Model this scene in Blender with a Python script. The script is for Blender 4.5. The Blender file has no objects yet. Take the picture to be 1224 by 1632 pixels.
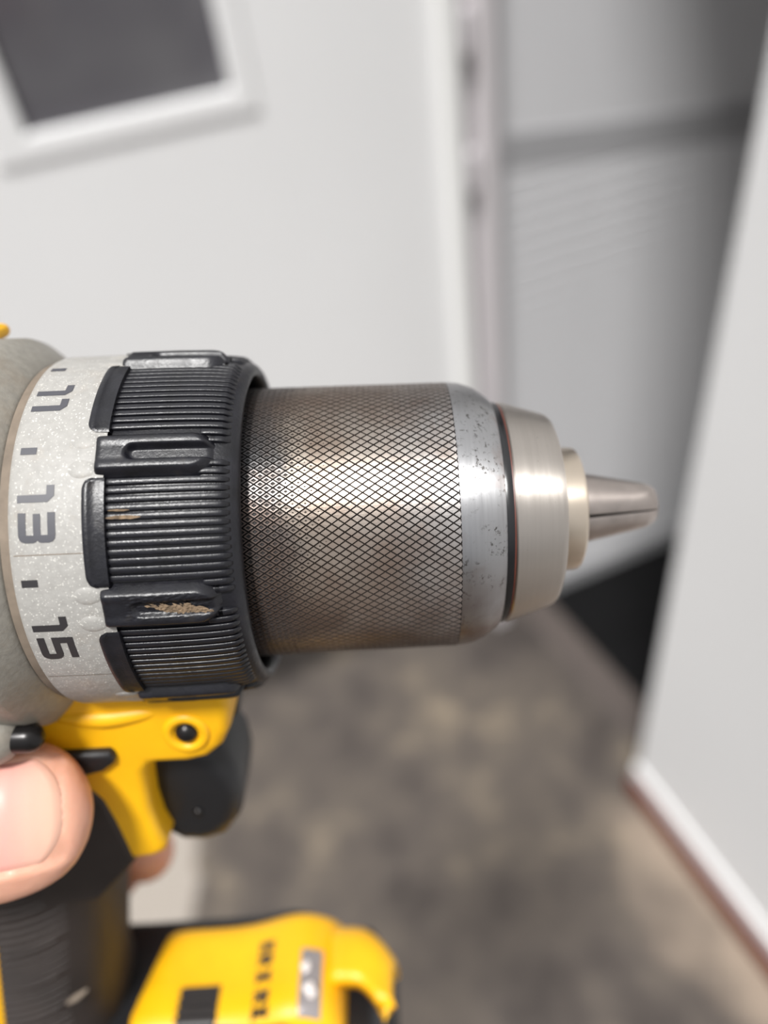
import bpy, bmesh, math, random
import numpy as np
from mathutils import Matrix, Vector, Euler

S = bpy.context.scene
COL = S.collection
R = math.radians
random.seed(4)

# ------------------------------------------------------------------ camera
cd = bpy.data.cameras.new('camera')
cam = bpy.data.objects.new('camera', cd)
COL.objects.link(cam)
cam.location = (0, 0, 1.40)
cam.rotation_euler = (0.84586, 0.12003, -0.45474)
cd.sensor_fit = 'VERTICAL'
cd.sensor_height = 36.0
cd.lens = 36.0 * 1226 / 1632
cd.clip_start = 0.005
cd.clip_end = 50
cd.dof.use_dof = True
cd.dof.focus_distance = 0.1045
cd.dof.aperture_fstop = 7.0
S.camera = cam

# ------------------------------------------------------------------ light
S.view_settings.view_transform = 'Standard'
S.view_settings.look = 'None'
S.view_settings.gamma = 1
S.view_settings.use_curve_mapping = False
S.view_settings.exposure = 0.6

w = bpy.data.worlds.new('sky')
S.world = w
w.use_nodes = True
nt = w.node_tree
nt.nodes.clear()
out = nt.nodes.new('ShaderNodeOutputWorld')
bg = nt.nodes.new('ShaderNodeBackground')
tc = nt.nodes.new('ShaderNodeTexCoord')
sep = nt.nodes.new('ShaderNodeSeparateXYZ')
rmp = nt.nodes.new('ShaderNodeValToRGB')
mr = nt.nodes.new('ShaderNodeMapRange')
nt.links.new(tc.outputs['Generated'], sep.inputs[0])
nt.links.new(sep.outputs['Z'], mr.inputs['Value'])
mr.inputs['From Min'].default_value = -1
nt.links.new(mr.outputs[0], rmp.inputs[0])
nt.links.new(rmp.outputs[0], bg.inputs[0])
nt.links.new(bg.outputs[0], out.inputs[0])
e = rmp.color_ramp.elements                      # overcast sky: darker horizon, bright zenith
e[0].position = 0.45; e[0].color = (.20, .19, .18, 1)
e[1].position = 0.53; e[1].color = (.34, .345, .36, 1)
x = e.new(0.78); x.color = (.72, .73, .75, 1)
x = e.new(1.0); x.color = (1.0, 1.0, 1.0, 1)
bg.inputs[1].default_value = 0.66

sl = bpy.data.lights.new('sun', 'SUN')           # the sun behind thin cloud, high behind the camera
sl.energy = 3.1
sl.angle = R(11)
sl.color = (1.0, .985, .965)
sun = bpy.data.objects.new('sun', sl)
COL.objects.link(sun)
sun.rotation_euler = Vector((0.27, 0.28, -0.92)).to_track_quat('-Z', 'Y').to_euler()
sun.location = (-0.6, -1, 3)

# ------------------------------------------------------------------ helpers
MM = 0.001


def lin(c):
    f = lambda v: (v / 255) / 12.92 if v / 255 <= .04045 else ((v / 255 + .055) / 1.055) ** 2.4
    return (f(c[0]), f(c[1]), f(c[2]), 1)


class N:
    """small node-material builder"""
    def __init__(s, name):
        s.m = bpy.data.materials.new(name)
        s.m.use_nodes = True
        s.t = s.m.node_tree
        s.b = s.t.nodes['Principled BSDF']
        s.tc = s.t.nodes.new('ShaderNodeTexCoord')

    def put(s, sock, v):
        if isinstance(v, bpy.types.NodeSocket):
            s.t.links.new(v, s.b.inputs[sock])
        else:
            s.b.inputs[sock].default_value = v

    def link(s, a, b):
        s.t.links.new(a, b)

    def scaled(s, sc):
        n = s.t.nodes.new('ShaderNodeMapping')
        n.inputs['Scale'].default_value = sc if hasattr(sc, '__len__') else (sc,) * 3
        s.link(s.tc.outputs['Object'], n.inputs[0])
        return n.outputs[0]

    def noise(s, scale, detail=4, rough=.55, dist=0, vec=None, stretch=None):
        n = s.t.nodes.new('ShaderNodeTexNoise')
        n.inputs['Scale'].default_value = scale
        n.inputs['Detail'].default_value = detail
        n.inputs['Roughness'].default_value = rough
        n.inputs['Distortion'].default_value = dist
        s.link(vec or (s.scaled(stretch) if stretch else s.tc.outputs['Object']), n.inputs['Vector'])
        return n.outputs['Fac']

    def ramp(s, fac, stops):
        n = s.t.nodes.new('ShaderNodeValToRGB')
        el = n.color_ramp.elements
        while len(el) < len(stops):
            el.new(.5)
        for q, (p, c) in zip(el, stops):
            q.position = p
            q.color = c if len(c) == 4 else (*c, 1)
        s.link(fac, n.inputs[0])
        return n.outputs[0]

    def val(s, fac, a, b, lo, hi):
        n = s.t.nodes.new('ShaderNodeMapRange')
        for k, v in zip(('From Min', 'From Max', 'To Min', 'To Max'), (a, b, lo, hi)):
            n.inputs[k].default_value = v
        s.link(fac, n.inputs['Value'])
        return n.outputs[0]

    def mix(s, fac, a, b, mode='MIX'):
        n = s.t.nodes.new('ShaderNodeMix')
        n.data_type = 'RGBA'
        n.blend_type = mode
        for k, v in ((0, fac), (6, a), (7, b)):
            if isinstance(v, bpy.types.NodeSocket):
                s.link(v, n.inputs[k])
            else:
                n.inputs[k].default_value = v
        return n.outputs[2]

    def math(s, op, a, b=0.0):
        n = s.t.nodes.new('ShaderNodeMath')
        n.operation = op
        for k, v in ((0, a), (1, b)):
            if isinstance(v, bpy.types.NodeSocket):
                s.link(v, n.inputs[k])
            else:
                n.inputs[k].default_value = v
        return n.outputs[0]

    def axis(s, i):
        n = s.t.nodes.new('ShaderNodeSeparateXYZ')
        s.link(s.tc.outputs['Object'], n.inputs[0])
        return n.outputs[i]

    def turned(s, amount):
        t = s.t.nodes.new('ShaderNodeTangent')
        t.direction_type = 'RADIAL'
        t.axis = 'X'
        s.link(t.outputs[0], s.b.inputs['Tangent'])
        s.b.inputs['Anisotropic'].default_value = amount
        s.b.inputs['Anisotropic Rotation'].default_value = .25

    def bump(s, h, strength, dist):
        n = s.t.nodes.new('ShaderNodeBump')
        n.inputs['Strength'].default_value = strength
        n.inputs['Distance'].default_value = dist
        s.link(h, n.inputs['Height'])
        s.link(n.outputs[0], s.b.inputs['Normal'])


def plain(name, c, rough=.5, metal=0, var=.06, scale=60, bumpy=0, bscale=800, spec=.5, coat=0, turned=0):
    n = N(name)
    if turned:
        n.turned(turned)
    L = lin(c)
    d = tuple(v * (1 - var) for v in L[:3]) + (1,)
    u = tuple(min(1, v * (1 + var)) for v in L[:3]) + (1,)
    n.put('Base Color', n.ramp(n.noise(scale), [(.3, d), (.7, u)]))
    n.put('Roughness', rough)
    n.put('Metallic', metal)
    n.put('Specular IOR Level', spec)
    n.put('Coat Weight', coat)
    if bumpy:
        n.bump(n.noise(bscale, 3), bumpy, .0003)
    return n.m


def mesh_obj(name, verts, faces, mat, parent=None, smooth=True, scale=MM, mats=None, fmat=None):
    me = bpy.data.meshes.new(name)
    v = np.asarray(verts, float) * scale
    me.from_pydata(v.tolist(), [], [list(map(int, f)) for f in faces])
    for m in (mats or [mat]):
        me.materials.append(m)
    if fmat is not None:
        me.polygons.foreach_set('material_index', np.asarray(fmat, np.int32))
    me.polygons.foreach_set('use_smooth', [smooth] * len(me.polygons))
    me.update()
    o = bpy.data.objects.new(name, me)
    COL.objects.link(o)
    if parent:
        o.parent = parent
    return o


def sharp(o, deg=35):
    me = o.data
    bm = bmesh.new()
    bm.from_mesh(me)
    bmesh.ops.recalc_face_normals(bm, faces=bm.faces)
    for ed in bm.edges:
        if len(ed.link_faces) == 2 and ed.calc_face_angle(0) > R(deg):
            ed.smooth = False
    bm.to_mesh(me)
    bm.free()
    return o


def bevel(o, width, seg=3, ang=30):
    m = o.modifiers.new('bevel', 'BEVEL')
    m.width = width
    m.segments = seg
    m.limit_method = 'ANGLE'
    m.angle_limit = R(ang)
    return o


TILT = R(25)
# angle phi about the drill axis: 0 faces the photographer's side, + turns up over the top
VY, VZ = -math.cos(TILT), math.sin(TILT)
UY, UZ = math.sin(TILT), math.cos(TILT)


def cyl(x, r, deg):
    a = R(deg)
    return (x, r * (math.cos(a) * VY + math.sin(a) * UY), r * (math.cos(a) * VZ + math.sin(a) * UZ))


def lathe(name, prof, mat, parent, n=128, cap0=False, cap1=False, deg=35):
    V, F = [], []
    for (x, r) in prof:
        for k in range(n):
            V.append(cyl(x, r, 360 * k / n))
    for i in range(len(prof) - 1):
        for k in range(n):
            F.append((i * n + k, i * n + (k + 1) % n, (i + 1) * n + (k + 1) % n, (i + 1) * n + k))
    if cap0:
        F.append(list(range(n))[::-1])
    if cap1:
        b = (len(prof) - 1) * n
        F.append(list(range(b, b + n)))
    return sharp(mesh_obj(name, V, F, mat, parent), deg)


def prism(name, pts, y0, y1, mat, parent, bw=1.5, seg=4):
    """outline in drill x,z pulled along y, edges rounded"""
    n = len(pts)
    V = [(p[0], y0, p[1]) for p in pts] + [(p[0], y1, p[1]) for p in pts]
    F = [list(range(n)), list(range(n, 2 * n))[::-1]]
    F += [(i, i + n, (i + 1) % n + n, (i + 1) % n) for i in range(n)]
    o = mesh_obj(name, V, F, mat, parent)
    sharp(o, 180)
    if bw:
        bevel(o, bw * MM, seg, 50)
    return o


def box(name, lo, hi, mat, parent=None, bw=0, scale=1.0, seg=2):
    (a, b, c), (d, e_, f) = lo, hi
    V = [(a, b, c), (d, b, c), (d, e_, c), (a, e_, c), (a, b, f), (d, b, f), (d, e_, f), (a, e_, f)]
    F = [(3, 2, 1, 0), (4, 5, 6, 7), (0, 1, 5, 4), (1, 2, 6, 5), (2, 3, 7, 6), (3, 0, 4, 7)]
    o = mesh_obj(name, V, F, mat, parent, smooth=False, scale=scale)
    if bw:
        bevel(o, bw * scale, seg, 40)
    return o


def spline(pts, n):
    """Catmull-Rom through the points; rows may hold extra values such as a radius"""
    P = np.array(pts, float)
    P = np.vstack([2 * P[0] - P[1], P, 2 * P[-1] - P[-2]])
    outp = []
    for i in range(1, len(P) - 2):
        for k in range(n):
            t = k / n
            a, b, c, d = P[i - 1], P[i], P[i + 1], P[i + 2]
            outp.append(.5 * ((2 * b) + (-a + c) * t + (2 * a - 5 * b + 4 * c - d) * t * t + (-a + 3 * b - 3 * c + d) * t ** 3))
    outp.append(P[-2])
    return np.array(outp)


def tube_geo(pts, sides=20, n=6):
    """round-ended limb through rows of x, y, z, radius"""
    Q = spline(pts, n)
    p, r = Q[:, :3], np.maximum(Q[:, 3], 1e-4)
    d = np.gradient(p, axis=0)
    d /= np.linalg.norm(d, axis=1)[:, None]
    rows = []
    h = [(math.cos(a), math.sin(a)) for a in np.linspace(R(85), 0, 6)[:-1]]
    for c_, s_ in h:
        rows.append((p[0] - d[0] * r[0] * s_, d[0], r[0] * c_))
    for i in range(len(p)):
        rows.append((p[i], d[i], r[i]))
    for c_, s_ in h[::-1]:
        rows.append((p[-1] + d[-1] * r[-1] * s_, d[-1], r[-1] * c_))
    u = np.cross(d[0], (.3, .2, 1.0))
    V, F = [], []
    for c, t, rad in rows:
        u = u - t * np.dot(u, t)
        u /= np.linalg.norm(u)
        v = np.cross(t, u)
        for k in range(sides):
            a = 2 * math.pi * k / sides
            V.append(c + rad * (math.cos(a) * u + math.sin(a) * v))
    for i in range(len(rows) - 1):
        for k in range(sides):
            F.append((i * sides + k, i * sides + (k + 1) % sides, (i + 1) * sides + (k + 1) % sides, (i + 1) * sides + k))
    F.append(tuple(range(sides))[::-1])
    F.append(tuple(range((len(rows) - 1) * sides, len(rows) * sides)))
    return V, F


def empty(name, loc, rot=(0, 0, 0), label=None, cat=None):
    o = bpy.data.objects.new(name, None)
    COL.objects.link(o)
    o.location = loc
    o.rotation_euler = rot
    if label:
        o['label'] = label
        o['category'] = cat
    return o


def structure(o, label, cat='structure'):
    o['kind'] = 'structure'
    o['label'] = label
    o['category'] = cat
    return o


# ------------------------------------------------------------------ materials
m_white = plain('white_paint', (236, 236, 236), .42, var=.015, scale=3, spec=.4)
m_wall = plain('white_cladding', (232, 232, 232), .5, var=.02, scale=2)
m_frame = plain('white_window_frame', (242, 242, 240), .35, var=.01, scale=5)
m_jamb = plain('pale_jamb', (222, 217, 219), .5, var=.02, scale=5)
m_gasket = plain('grey_gasket', (200, 195, 198), .6, var=.03, scale=8)
m_panel = plain('pale_grey_panel', (220, 220, 222), .45, var=.03, scale=4)
m_rail = plain('grey_rail', (172, 172, 174), .4, var=.03, scale=6)
m_brown = plain('rust_brown', (88, 34, 17), .85, var=.15, scale=9, spec=.05)
m_blackfloor = plain('black_floor', (13, 13, 14), .6, var=.1, scale=8, spec=.15)
m_sill = plain('grey_sill', (78, 70, 66), .8, var=.1, scale=20)
m_shell = plain('shell_lining', (228, 228, 228), .8, var=.05, scale=4)  # pale lining of the unseen room shell, bounces daylight onto the inner wall

n = N('stained_concrete')
big = n.noise(3.8, 3, .5, .5)
mid = n.noise(11, 4, .6, .3)
px = n.axis(0)
edge = n.val(n.math('ADD', px, n.math('MULTIPLY', n.noise(5, 2), .22)), .58, .66, 0, 1)   # cleaner strip along the wall
edge = n.math('MULTIPLY', edge, n.val(n.math('ADD', n.axis(1), n.math('MULTIPLY', n.noise(6, 2), .12)), .62, .50, 0, 1))
stain = n.math('ADD', n.math('MULTIPLY', big, .5), n.math('MULTIPLY', mid, .5))
base = n.ramp(stain, [(.36, lin((52, 46, 43))), (.46, lin((74, 67, 62))), (.55, lin((88, 80, 72))), (.64, lin((124, 112, 96)))])
base = n.mix(edge, base, lin((146, 131, 116)))
dxp = n.math('ADD', n.axis(0), .42)
dyp = n.math('SUBTRACT', n.axis(1), .86)
rad = n.math('SQRT', n.math('ADD', n.math('MULTIPLY', dxp, dxp), n.math('MULTIPLY', dyp, dyp)))
rad = n.math('ADD', rad, n.math('MULTIPLY', n.math('SUBTRACT', n.noise(14, 3), .5), .05))
base = n.mix(n.val(rad, .235, .25, 1, 0), base, lin((156, 148, 139)))      # bare pale concrete, clear of the stain
base = n.mix(n.val(n.noise(160, 2), .35, .65, 0, .25), base, lin((60, 56, 53)))
n.put('Base Color', base)
n.put('Roughness', .9)
n.bump(n.noise(220, 4), .5, .002)
m_floor = n.m

n = N('dark_glass')
n.put('Base Color', n.ramp(n.noise(5, 2), [(.35, lin((88, 86, 91))), (.65, lin((112, 111, 113)))]))
n.put('Roughness', .12)
n.put('Specular IOR Level', .5)
m_glass = n.m
m_curtain = plain('grey_blind', (120, 120, 124), .7, var=.05, scale=12)

# drill plastics
n = N('yellow_plastic')
n.put('Base Color', n.ramp(n.noise(90), [(.3, lin((234, 172, 10))), (.7, lin((242, 184, 14)))]))
n.put('Roughness', .42)
n.bump(n.noise(1800, 2), .12, .0002)
m_yellow = n.m

n = N('black_rubber')
c = n.ramp(n.noise(260, 5, .6), [(.35, lin((17, 17, 21))), (.62, lin((27, 27, 33))), (.8, lin((44, 40, 37)))])
n.put('Base Color', c)
n.put('Roughness', n.val(n.noise(500, 4), .3, .7, .28, .42))
n.bump(n.noise(2600, 3), .35, .00012)
m_rubber = n.m

m_scuff = plain('scuff', (116, 98, 78), .9, var=.5, scale=900, bumpy=.8, bscale=1500)

m_black = plain('black_plastic', (24, 24, 26), .42, var=.12, scale=120, bumpy=.2, bscale=2500)
m_griprub = plain('grip_rubber', (44, 37, 34), .6, var=.25, scale=90, bumpy=.3, bscale=1800)
m_ink = plain('grey_print', (72, 72, 78), .5, var=.05, scale=400)
m_inkdark = plain('dark_print', (46, 44, 46), .5, var=.05, scale=400)

n = N('silver_plastic')
fl = n.noise(2600, 1, .5, stretch=(1, 1, 1))
v = n.t.nodes.new('ShaderNodeTexVoronoi')
v.inputs['Scale'].default_value = 6500
n.link(n.tc.outputs['Object'], v.inputs['Vector'])
rnd = n.axis(0)
sepc = n.t.nodes.new('ShaderNodeSeparateColor')
n.link(v.outputs['Color'], sepc.inputs[0])
fleck = n.val(sepc.outputs[0], .93, .98, 0, 1)
dirt = n.val(n.noise(140, 5, .65), .52, .75, 0, .35)
c = n.mix(n.val(n.noise(900, 3), .3, .7, 0, 1), lin((152, 150, 146)), lin((163, 161, 157)))
c = n.mix(dirt, c, lin((150, 132, 112)))
c = n.mix(n.math('MULTIPLY', fleck, .5), c, lin((240, 238, 230)))
n.put('Base Color', c)
n.put('Roughness', n.val(fleck, 0, 1, .5, .25))
n.put('Metallic', 0)
n.put('Specular IOR Level', .35)
n.bump(n.noise(1500, 3), .35, .00015)
m_silver = n.m

n = N('gearbox_plastic')
c = n.mix(n.val(n.noise(900, 3), .3, .7, 0, 1), lin((138, 134, 126)), lin((152, 148, 139)))
c = n.mix(n.val(n.noise(90, 5, .65), .5, .75, 0, .5), c, lin((140, 122, 102)))
n.put('Base Color', c)
n.put('Roughness', .42)
n.put('Metallic', .15)
n.bump(n.noise(1300, 3), .4, .00015)
m_gear = n.m
m_dirtgap = plain('dusty_gap', (120, 108, 95), .8, var=.2, scale=300)

# metals: knurl crowns, worn from black oxide at the back to bright steel at the front
n = N('worn_knurl')
X = n.math('ADD', n.axis(0), n.math('MULTIPLY', n.math('SUBTRACT', n.noise(130, 4), .5), .010))
c = n.ramp(n.val(X, -.020, .012, 0, 1), [(.03, (.13, .13, .135, 1)), (.17, (.20, .19, .185, 1)), (.27, (.45, .39, .33, 1)), (.62, (.50, .445, .395, 1)), (.80, (.55, .53, .51, 1)), (1, (.64, .63, .62, 1))])
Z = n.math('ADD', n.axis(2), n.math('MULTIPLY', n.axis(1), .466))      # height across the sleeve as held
rust = n.math('MULTIPLY', n.val(n.noise(150, 5, .6), .40, .66, 0, 1), .55)
c = n.mix(rust, c, (.30, .20, .145, 1))
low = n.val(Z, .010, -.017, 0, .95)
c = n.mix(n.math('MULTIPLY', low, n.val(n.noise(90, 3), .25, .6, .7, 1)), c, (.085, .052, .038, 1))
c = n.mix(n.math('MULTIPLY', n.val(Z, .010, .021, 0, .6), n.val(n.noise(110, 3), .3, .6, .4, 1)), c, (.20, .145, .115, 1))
n.put('Base Color', c)
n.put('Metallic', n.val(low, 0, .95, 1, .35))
n.put('Roughness', n.val(n.noise(900, 4), .3, .7, .34, .5))
n.bump(n.noise(5000, 3), .25, .00008)
n.turned(.6)
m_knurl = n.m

n = N('knurl_groove')
c = n.ramp(n.val(n.math('ADD', n.axis(0), n.math('MULTIPLY', n.noise(130, 4), .008)), -.016, .012, 0, 1), [(0, (.022, .022, .024, 1)), (.4, (.055, .042, .034, 1)), (1, (.05, .043, .04, 1))])
n.put('Base Color', c)
n.put('Metallic', .35)
n.put('Roughness', .6)
m_groove = n.m

n = N('ground_steel')
brush = n.noise(600, 3, .6, stretch=(3.2, .15, .15))
c = n.mix(brush, (.45, .45, .46, 1), (.60, .60, .61, 1))
pit = n.val(n.noise(1300, 4, .7), .56, .61, 0, 1)
pit = n.math('MULTIPLY', pit, n.val(n.noise(170, 4, .6), .46, .58, 0, .9))
c = n.mix(pit, c, (.12, .11, .10, 1))
c = n.mix(n.val(n.noise(95, 4, .6), .56, .68, 0, .55), c, (.36, .27, .24, 1))
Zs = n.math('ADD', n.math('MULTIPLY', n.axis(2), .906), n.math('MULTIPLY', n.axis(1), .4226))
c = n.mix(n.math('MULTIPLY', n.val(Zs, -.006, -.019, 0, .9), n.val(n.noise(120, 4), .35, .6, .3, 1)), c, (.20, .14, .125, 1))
n.put('Base Color', c)
n.put('Metallic', 1)
n.put('Roughness', n.val(brush, .3, .7, .40, .48))
n.bump(brush, .08, .0001)
n.turned(.9)
m_steel = n.m

n = N('satin_nickel')
brush = n.noise(500, 3, .6, stretch=(3.5, .12, .12))
c = n.mix(brush, (.54, .495, .45, 1), (.66, .61, .56, 1))
speck = n.math('MULTIPLY', n.val(n.noise(1300, 4, .7), .66, .70, 0, .8), n.val(n.noise(150, 2), .45, .6, 0, 1))
c = n.mix(speck, c, (.2, .16, .13, 1))
n.put('Base Color', c)
n.put('Metallic', 1)
n.put('Roughness', n.val(brush, .3, .7, .38, .45))
n.bump(brush, .08, .0001)
n.turned(.92)
m_nickel = n.m

m_ringsteel = plain('bright_ring', (232, 218, 200), .3, metal=1, turned=.8, var=.03, scale=200)
m_jaw = plain('jaw_steel', (186, 176, 170), .3, metal=1, turned=.7, var=.12, scale=300)
m_seal = plain('black_seal', (22, 22, 24), .22, var=.1, scale=300, spec=.6)
m_redline = plain('red_brown_ring', (96, 50, 40), .4, var=.2, scale=300)
m_screw = plain('black_screw', (34, 32, 32), .28, metal=.5, var=.1, scale=300)
m_label = plain('grey_label', (150, 144, 144), .3, var=.08, scale=200, metal=.3)
m_crumb = plain('white_crumb', (226, 218, 214), .7, var=.08, scale=400)

n = N('skin')
c = n.ramp(n.noise(70, 4), [(.3, lin((206, 146, 122))), (.5, lin((216, 160, 136))), (.75, lin((222, 170, 146)))])
n.put('Base Color', c)
n.put('Roughness', .42)
n.put('Subsurface Weight', .25)
n.put('Subsurface Radius', (.004, .0016, .0008))
n.put('Subsurface Scale', 1.0)
n.bump(n.noise(900, 4), .25, .0003)
m_skin = n.m
n = N('nail')
yy = n.axis(0)
c = n.ramp(n.val(yy, -.066, -.052, 0, 1), [(0, lin((214, 150, 140))), (.6, lin((220, 162, 150))), (.8, lin((224, 174, 156))), (1, lin((226, 180, 158)))])
n.put('Base Color', c)
n.put('Roughness', .26)
n.put('Subsurface Weight', .2)
n.put('Subsurface Radius', (.003, .0015, .001))
m_nail = n.m

# ------------------------------------------------------------------ setting
fl = mesh_obj('floor', [(-4, -4, -.03), (.66, -4, -.03), (.66, 4, -.03), (-4, 4, -.03), (-4, -4, 0), (.66, -4, 0), (.66, 4, 0), (-4, 4, 0)],
              [(3, 2, 1, 0), (4, 5, 6, 7), (0, 1, 5, 4), (1, 2, 6, 5), (2, 3, 7, 6), (3, 0, 4, 7)], m_floor, smooth=False, scale=1)
structure(fl, 'beige concrete ground with blotchy dark grey stains outside the white building', 'ground')

# building on the right: white outer wall that ends at a doorway
wr = empty('wall_right', (.606, .54, 0), (0, 0, R(-2.5)))
structure(wr, 'white smooth outer wall with vertical corner edge beside the doorway', 'wall')
box('wall_panel', (0, -4.2, .068), (.05, 0, 2.3), m_wall, wr, .006, seg=4)
box('base_trim', (-.006, -4.2, .032), (.05, .002, .074), m_wall, wr, .006, seg=4)
box('bottom_strip', (-.018, -4.2, .0), (.05, -.001, .034), m_brown, wr, .002)

sill = box('trim_1', (.66, .50, 0), (.735, 1.05, .012), m_sill, None, .004)
structure(sill, 'grey brown threshold strip lying across the doorway beside the black floor', 'threshold')

fi = empty('floor_inside', (.735, .4, 0))
structure(fi, 'black tiled floor in the dark doorway beyond the grey threshold', 'floor')
tile0 = None
for i in range(5):
    for j in range(4):
        if tile0 is None:
            tile0 = box('floor_tile', (.001, .001, -.012), (.209, .209, .004), m_blackfloor, fi, .0015)
            t = tile0
        else:
            t = tile0.copy()
            COL.objects.link(t)
        t.location = (i * .21, -.2 + j * .21, 0)
box('underlay', (0, -.2, -.03), (1.06, .65, -.006), m_seal, fi)

# inner side wall seen through the doorway, turned a little towards the outside
wi = empty('wall_inside', (.655, 1.032, 0), (0, 0, R(-3)))
structure(wi, 'pale grey ribbed inner wall in the doorway with a grey horizontal rail', 'wall')
box('upper_panel', (-.03, 0, 1.0), (1.2, .04, 2.2), m_panel, wi, .004)
box('backing_panel', (-.03, .006, .0), (1.2, .04, 1.02), m_panel, wi)
rib0 = None
zz = .05
while zz < .97:
    if rib0 is None:
        rib0 = box('wall_slat', (-.03, 0, 0), (1.2, .008, .0255), m_panel, wi, .0025)
        s_ = rib0
    else:
        s_ = rib0.copy()
        COL.objects.link(s_)
    s_.location = (0, -.002, zz)
    zz += .027
rl = box('wall_rail', (0, -.0025, -.026), (1.2, .006, .026), m_rail, wi, .001, seg=2)
rl.location = (.0, 0, 1.022)
rl.rotation_euler = (0, R(6.8), 0)
box('skirting', (0, -.008, 0), (1.2, .006, .048), m_rail, wi, .003)

ws = box('unseen_wall_back', (1.84, -.6, -.03), (1.9, 1.2, 2.25), m_shell, None)  # unseen far wall, ceiling and near wall, added to shape light in the doorway
structure(ws, 'unseen far inner wall, added to shape the light inside the doorway', 'wall')
ce = box('ceiling', (.60, -.6, 2.2), (1.9, 1.2, 2.26), m_shell, None)
structure(ce, 'unseen ceiling inside the doorway, added to keep out skylight', 'ceiling')
wf = box('unseen_wall_front', (.655, -.64, -.03), (1.9, -.6, 2.25), m_shell, None)
structure(wf, 'unseen near inner wall behind the white outer wall, added to shape the light', 'wall')

# door post
jb = empty('trim_2', (.594, 1.003, 0))
structure(jb, 'pale vertical door post between the open white door and the grey wall', 'door post')
box('post', (0, -.006, 0), (.031, .055, 2.2), m_jamb, jb, .005, seg=3)
box('gasket', (-.026, .006, .2), (.0, .05, 2.2), m_gasket, jb, .003)

# open door leaf with the dark window
dr = empty('door_1', (.568, 1.005, .22), (0, 0, R(-5)))
structure(dr, 'white open door with a dark glazed window and rounded hinge edge', 'door')


def plate_with_hole(name, lo, hi, hlo, hhi, y0, y1, mat, par, bw):
    xs, zs = (lo[0], hlo[0], hhi[0], hi[0]), (lo[1], hlo[1], hhi[1], hi[1])
    V = [(x, y, z) for y in (y0, y1) for z in zs for x in xs]
    F = []
    for k in range(3):
        for i in range(3):
            if k == 1 and i == 1:
                continue
            a = k * 4 + i
            F.append((a, a + 1, a + 5, a + 4))
            F.append((a + 16, a + 20, a + 21, a + 17))
    for i in range(3):
        F.append((i, i + 16, i + 17, i + 1)); F.append((12 + i, 13 + i, 29 + i, 28 + i))
        F.append((i * 4, i * 4 + 4, i * 4 + 20, i * 4 + 16)); F.append((i * 4 + 3, i * 4 + 19, i * 4 + 23, i * 4 + 7))
    F += [(5, 6, 22, 21), (9, 25, 26, 10), (5, 21, 25, 9), (6, 10, 26, 22)]
    o = mesh_obj(name, V, F, mat, par, smooth=False, scale=1)
    sharp(o, 30)
    return bevel(o, bw, 3, 40)


plate_with_hole('door_panel', (-1.05, 0), (-.0, 1.95), (-.565, .955), (-.29, 1.52), 0, .04, m_white, dr, .003)
box('hinge_stile', (-.03, -.016, 0), (0, .02, 1.95), m_frame, dr, .007, seg=4)
plate_with_hole('window_frame', (-.592, .938), (-.272, 1.55), (-.548, .968), (-.302, 1.50), -.004, .03, m_white, dr, .004)
box('window_pane', (-.552, .008, .960), (-.298, .014, 1.505), m_glass, dr)
for k, zc in enumerate((.80, .975, 1.75)):
    hz = mesh_obj('hinge', *tube_geo([(.013, -.004, zc - .022, .010), (.013, -.004, zc + .022, .010)], 16, 2), m_gasket, dr, scale=1)

# ------------------------------------------------------------------ the drill (local millimetres, x along the chuck, z up)
drill = empty('cordless_drill', (0.0321, 0.0890, 1.3163), (-0.285597, 0.087324, -0.425705),
              'yellow and black cordless drill with a worn knurled steel chuck, held in a hand', 'drill')

# gearbox and motor housing
gb = lathe('gearbox_housing', [(-68, 27), (-67, 30.9), (-58, 31), (-54.6, 30.95), (-53.9, 30.7), (-50.8, 27.9), (-50.2, 27.1), (-49.6, 26.4), (-49.2, 24)], m_gear, drill, 160)
lathe('dust_seal', [(-49.8, 24.5), (-49.6, 26.9), (-48.0, 26.9), (-47.6, 24.5)], m_dirtgap, gb, 128)
# lower lug that carries the housing screw
V, F = tube_geo([(-66, *cyl(0, 32.0, -71)[1:], 4.6), (-60.2, *cyl(0, 32.0, -71)[1:], 4.6)], 24, 3)
mesh_obj('screw_boss', V, F, m_gear, gb)
V, F = tube_geo([(-66, *cyl(0, 32.0, 40)[1:], 3.6), (-62.0, *cyl(0, 31.0, 40)[1:], 3.6)], 24, 3)
mesh_obj('screw_boss', V, F, m_gear, gb)
V, F = tube_geo([(-60, *cyl(0, 32.6, -71)[1:], 2.3), (-54.6, *cyl(0, 32.6, -71)[1:], 2.3)], 24, 3)
mesh_obj('screw', V, F, m_screw, gb)
prism('gearbox_skirt', [(-66, -18), (-46.8, -18), (-46.8, -24), (-49.5, -29), (-53, -32.5), (-66, -33)], -13.5, 13.5, m_gear, drill, 1.5)
mh = lathe('motor_housing', [(-67.5, 24), (-67.5, 30.4), (-69, 31.4), (-80, 31.8), (-100, 31), (-118, 29), (-120, 26)], m_yellow, drill, 96)
lathe('motor_cap', [(-117, 28), (-118, 29.8), (-132, 28.6), (-140, 25), (-143, 18), (-143.5, 0.1)], m_black, drill, 96)
for k in range(-4, 5):
    o = box('vent_slot', (-113, -.9, 0), (-98, .9, 1.0), m_black, mh, scale=MM)
    o.location = Vector(cyl(0, 30.2, k * 9)) * MM
    o.rotation_euler = (math.atan2(-cyl(0, 1, k * 9)[1], cyl(0, 1, k * 9)[2]), 0, 0)

# clutch ring with printed torque numbers
cr = lathe('clutch_ring', [(-48.4, 24), (-48.4, 27.0), (-48.0, 27.5), (-47.4, 27.7), (-38, 27.7), (-36, 27.4)], m_silver, drill, 256)


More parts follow.
